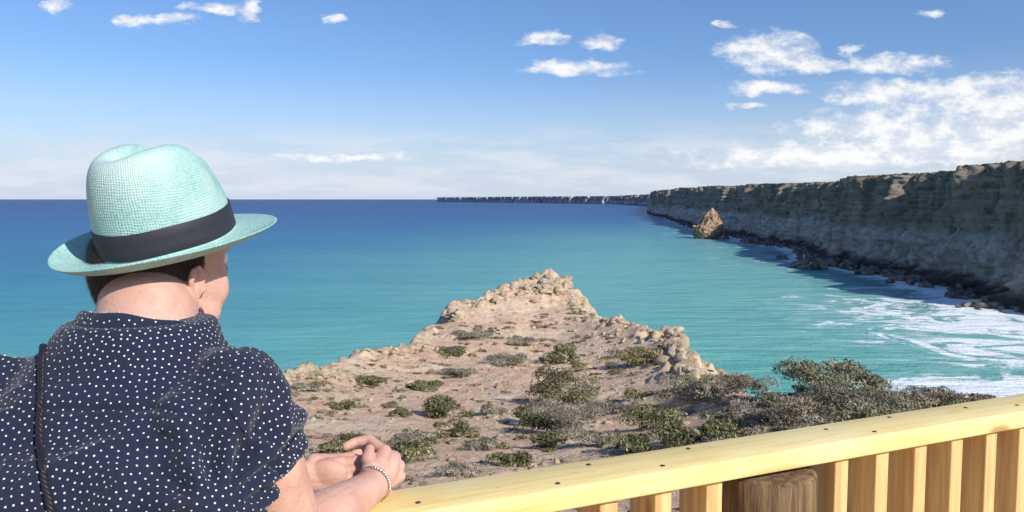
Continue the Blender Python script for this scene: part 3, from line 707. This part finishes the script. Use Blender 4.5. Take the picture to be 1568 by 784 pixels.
okt=(ta[:,:,2].mean(1)>-.56); ar2=ar_*okt
SPC=.0100; ND=int(ar2.sum()/(SPC*SPC*.90))
ti=rng.choice(len(Fall),ND,p=ar2/ar2.sum()); r1=np.sqrt(rng.random(ND))[:,None]; r2=rng.random(ND)[:,None]
pt=ta[ti,0]*(1-r1)+ta[ti,1]*r1*(1-r2)+ta[ti,2]*r1*r2
for it in range(10):
    kd=KDTree(ND)
    for i,p_ in enumerate(pt): kd.insert(p_,i)
    kd.balance(); new=pt.copy()
    for i,p_ in enumerate(pt):
        acc=np.zeros(3)
        for (c_,j,d_) in kd.find_n(p_,8):
            if j!=i and d_<SPC*1.35: acc+=(p_-np.array(c_))/max(d_,1e-5)*(SPC*1.35-d_)
        new[i]=p_+acc*.34
    for i in range(ND):
        h=clb.find_nearest(new[i]); new[i]=h[0]
    pt=new
dvv=[];dff=[];o2_=0; a8=np.linspace(0,6.2832,9)[:-1]
for i in range(ND):
    h=clb.find_nearest(pt[i]); nn_=np.array(h[1]); c0=np.array(h[0])
    u_=np.cross(nn_,[.2,.3,.93]); u_/=np.linalg.norm(u_); v_=np.cross(nn_,u_)
    rr_=.00118*rng.uniform(.88,1.1)
    ring=c0+nn_*.0006+np.cos(a8)[:,None]*u_*rr_+np.sin(a8)[:,None]*v_*rr_
    dvv.append(ring); dvv.append([c0+nn_*.0008]); dff+= [[o2_+k,o2_+(k+1)%8,o2_+8] for k in range(8)]; o2_+=9
m_dot,t=newmat('white_print',.85,.1); setc(t,(.64,.66,.70))
mesh_np('printed_dots',np.vstack(dvv),np.array(dff),m_dot,False,person)
sb=BVHTree.FromObject(shirt,bpy.context.evaluated_depsgraph_get())
m_st2,t=newmat('strap_leather',.5,.4); setc(t,(.02,.018,.022))
path=[(72,520),(66,560),(64,600),(63,640),(64,690),(70,740),(84,790),(100,850)]
pts=[]
for i in range(len(path)-1):
    for k in range(12):
        f=k/12; px=path[i][0]*(1-f)+path[i+1][0]*f; py=path[i][1]*(1-f)+path[i+1][1]*f
        h=sb.ray_cast(Vector((0,0,0)),Vector(ray(px,py)).normalized())
        if h[0] is not None: pts.append(np.array(h[0]+h[1]*.004))
if len(pts)>5:
    pts=np.array(pts)
    for ph in range(3):
        cu=bpy.data.curves.new('strap_strand','CURVE'); cu.dimensions='3D'; sp_=cu.splines.new('POLY'); k_=np.linspace(0,len(pts)-1,len(pts)*5)
        pp=np.stack([np.interp(k_,np.arange(len(pts)),pts[:,j]) for j in range(3)],-1); aa=k_*1.1+ph*2.094
        pp[:,0]+=.0022*np.cos(aa); pp[:,1]+=.0018*np.sin(aa)
        sp_.points.add(len(pp)-1); sp_.points.foreach_set('co',np.hstack([pp,np.ones((len(pp),1))]).ravel()); cu.bevel_depth=.002
        o_=bpy.data.objects.new('bag_strap_strand_%d'%ph,cu); scene.collection.objects.link(o_); cu.materials.append(m_st2); o_.parent=person
q=PB(); fa=(kn[1]+kn[2])/2-WR; fa=(WR-ER)/np.linalg.norm(WR-ER)*.6+fa/np.linalg.norm(fa)*.4; fa/=np.linalg.norm(fa); u_=np.cross(fa,[0,0,1.]); u_/=np.linalg.norm(u_); v_=np.cross(fa,u_)
for k in range(34):
    an=k/34*6.283; q.sph(WR+fa*.004+u_*math.cos(an)*.0292+v_*math.sin(an)*.0292,.0026)
m_sil,t=newmat('silver',.25,.5); setc(t,(.75,.75,.76)); t.b.inputs['Metallic'].default_value=1
q.build('bracelet',.0009,m_sil,person,1)
m_jean,t=newmat('dark_denim',.9,.1); setc(t,t.mix(t.noise(t.pos,80,4),(.02,.028,.05),(.035,.045,.075)))
q=PB(); q.loft([((cx,.78,-.94),.19,.145),((cx,.79,-.82),.195,.14),((cx,.81,-.74),.18,.13)])
for sg in(1,-1):
    q.chain([V3(cx+sg*.095,.79,-.9),V3(cx+sg*.10,.82,-1.2),V3(cx+sg*.105,.78,-1.52)],[.096,.066,.052])
q.build('trousers',.006,m_jean,person,4)
m_shoe,t=newmat('shoe',.6,.3); setc(t,(.03,.03,.03)); q=PB()
for sg in(1,-1):
    q.ell((cx+sg*.11,.84,-1.562),[V3(.045,0,0),V3(0,.125,0),V3(0,0,.038)]); q.seg((cx+sg*.105,.78,-1.56),(cx+sg*.105,.78,-1.5),.046,.05)
q.build('shoes',.004,m_shoe,person,3)
# --- hat
TL=math.radians(16)
Hf=hf*math.cos(TL)+hu*math.sin(TL); Hu=-hf*math.sin(TL)+hu*math.cos(TL); Hr=hr.copy()
RL=math.radians(-2); Hr,Hu=Hr*math.cos(RL)+Hu*math.sin(RL),Hu*math.cos(RL)-Hr*math.sin(RL)
H0=P(259,366,1.145)
nth=160; th=np.linspace(0,2*math.pi,nth,endpoint=False)
ct,st_=np.cos(th),np.sin(th)
af,ar=.0985,.0840
rings=[]
def hatpt(r_f,r_r,z): return H0+ (ct*r_f)[:,None]*Hf+(st_*r_r)[:,None]*Hr+np.asarray(z).reshape(-1,1)*Hu*np.ones((nth,1))
bw=.063
for tq in np.linspace(1,0,18):
    back=np.clip(-ct,0,1)
    z=-.002+ (tq**2.2)*(.014*back**2+.012*np.abs(st_)**2-.012*np.clip(ct,0,1)**2)-.010*tq*(1-tq)*4*.6
    z=z+.003*np.sin(th*3+1)*tq
    rings.append(hatpt(af+bw*tq*(1+.02*ct),ar+bw*tq*.95,z))
prof=[(.0,1.0),(.004,.99),(.02,.985),(.04,.975),(.055,.962),(.07,.942),(.085,.912),(.098,.878),(.108,.840),(.117,.79),(.124,.73),(.129,.65),(.1325,.56),(.134,.46),(.134,.36),(.133,.25),(.132,.15),(.132,.05)]
for z,f in prof:
    up_=sm(.03,.13,z); z=z*1.06
    tw=np.where(th>math.pi,th-2*math.pi,th)
    pinch=.020*up_*(np.exp(-((np.abs(tw)-.65)/.36)**2))
    rf,rr_=af*f-pinch*.7,ar*f-pinch*1.0
    xf=ct*rf; xr=st_*rr_
    dent=.036*np.exp(-(xr/.024)**2)*sm(.085,.02,np.abs(xf-.012)*.9)*sm(.11,.14,z)
    slope=-.018*np.clip(xf/af,0,1)*up_ - .002*np.clip(-xf/af,0,1)**2*up_
    rings.append(hatpt(rf,rr_,z-dent+slope))
HVv=np.vstack(rings); hfcs=grid_faces(len(rings),nth,True)
hat=mesh_np('hat_shell',HVv,hfcs,None,True,person)
capc=rings[-1].mean(0)
loc=HVv-H0; L3=np.stack([loc@Hf,loc@Hr,loc@Hu],-1)
at=hat.data.attributes.new('hloc','FLOAT_VECTOR','POINT'); at.data.foreach_set('vector',L3.astype(np.float32).ravel())
mo=hat.modifiers.new('sol','SOLIDIFY'); mo.thickness=.0022; mo.offset=0
mo=hat.modifiers.new('sub','SUBSURF'); mo.levels=1; mo.render_levels=1
m_hat,t=newmat('mint_straw',.65,.3)
hl3=attr(t,'hloc','Vector')
jit=t.vm('MULTIPLY',t.vm('SUBTRACT',t.noise(hl3,40,3,out=1),(.5,.5,.5)),(.008,.008,.008)); hj=t.vm('ADD',hl3,jit)
s4=t.n('ShaderNodeSeparateXYZ'); t.L.new(hj,s4.inputs[0])
ang=t.m('ARCTAN2',s4.outputs[1],s4.outputs[0]); rad=t.m('SQRT',t.m('ADD',t.m('POWER',s4.outputs[0],2.0),t.m('POWER',s4.outputs[1],2.0)))
v1=t.m('MULTIPLY',t.m('SUBTRACT',s4.outputs[2],rad),760.0)
u2=t.m('MULTIPLY',ang,76.0)
wa=t.m('SINE',t.m('ADD',u2,v1)); wb=t.m('SINE',t.m('SUBTRACT',u2,v1))
wv=t.m('MULTIPLY',wa,wb)
c=t.mix(t.ss(wv,-.7,.7),(.27,.50,.46),(.37,.60,.55))
c=t.mix(t.ss(t.noise(hl3,220,4),.46,.66,0,.55),c,(.18,.39,.37))
lg=t.noise(hl3,16,4); c=t.mix(t.ss(lg,.42,.66,0,.6),c,(.48,.66,.61))
c=t.mix(t.ss(t.noise(hl3,600,2),.57,.7,0,.6),c,(.68,.79,.75))
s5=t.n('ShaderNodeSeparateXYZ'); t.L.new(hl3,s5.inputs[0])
crown_hilite=t.m('MULTIPLY',t.ss(s5.outputs[2],.06,.13),t.ss(s5.outputs[0],.02,-.07))  # highlight painted into the straw colour at the crown's upper back
c=t.mix(t.m('MULTIPLY',crown_hilite,.5),c,(.68,.76,.72))
setc(t,c); t.L.new(t.bump(t.m('ADD',t.m('MULTIPLY',wv,.5),t.noise(hl3,380,3)),.0008,.9),t.b.inputs['Normal'])
hat.data.materials.append(m_hat)
tip=mesh_np('hat_tip',np.vstack([rings[-1],[capc-Hu*.0005]]),np.array([[i,(i+1)%nth,nth] for i in range(nth)]),m_hat,True,person)
L4=np.vstack([rings[-1],[capc]])-H0; at=tip.data.attributes.new('hloc','FLOAT_VECTOR','POINT'); at.data.foreach_set('vector',np.stack([L4@Hf,L4@Hr,L4@Hu],-1).astype(np.float32).ravel())
rb=[]
for z,f,o_ in((.001,1.0,.0018),(.002,.998,.0030),(.012,.992,.0028),(.024,.986,.0026),(.036,.979,.0028),(.0375,.978,.0016)):
    rb.append(hatpt(af*f+o_+.0006*np.sin(th*5),ar*f+o_+.0006*np.sin(th*5),z+.0008*np.sin(th*4)))
m_rb,t=newmat('black_ribbon',.6,.3); setc(t,t.mix(t.noise(t.pos,300,2),(.020,.020,.026),(.04,.04,.05)))
mesh_np('hat_ribbon',np.vstack(rb),grid_faces(len(rb),nth,True),m_rb,True,person)
print('VERTS leaf',len(LVa),'cliff',CV.shape,'sea',SX.shape,'ter',X.shape,'dots',ND)
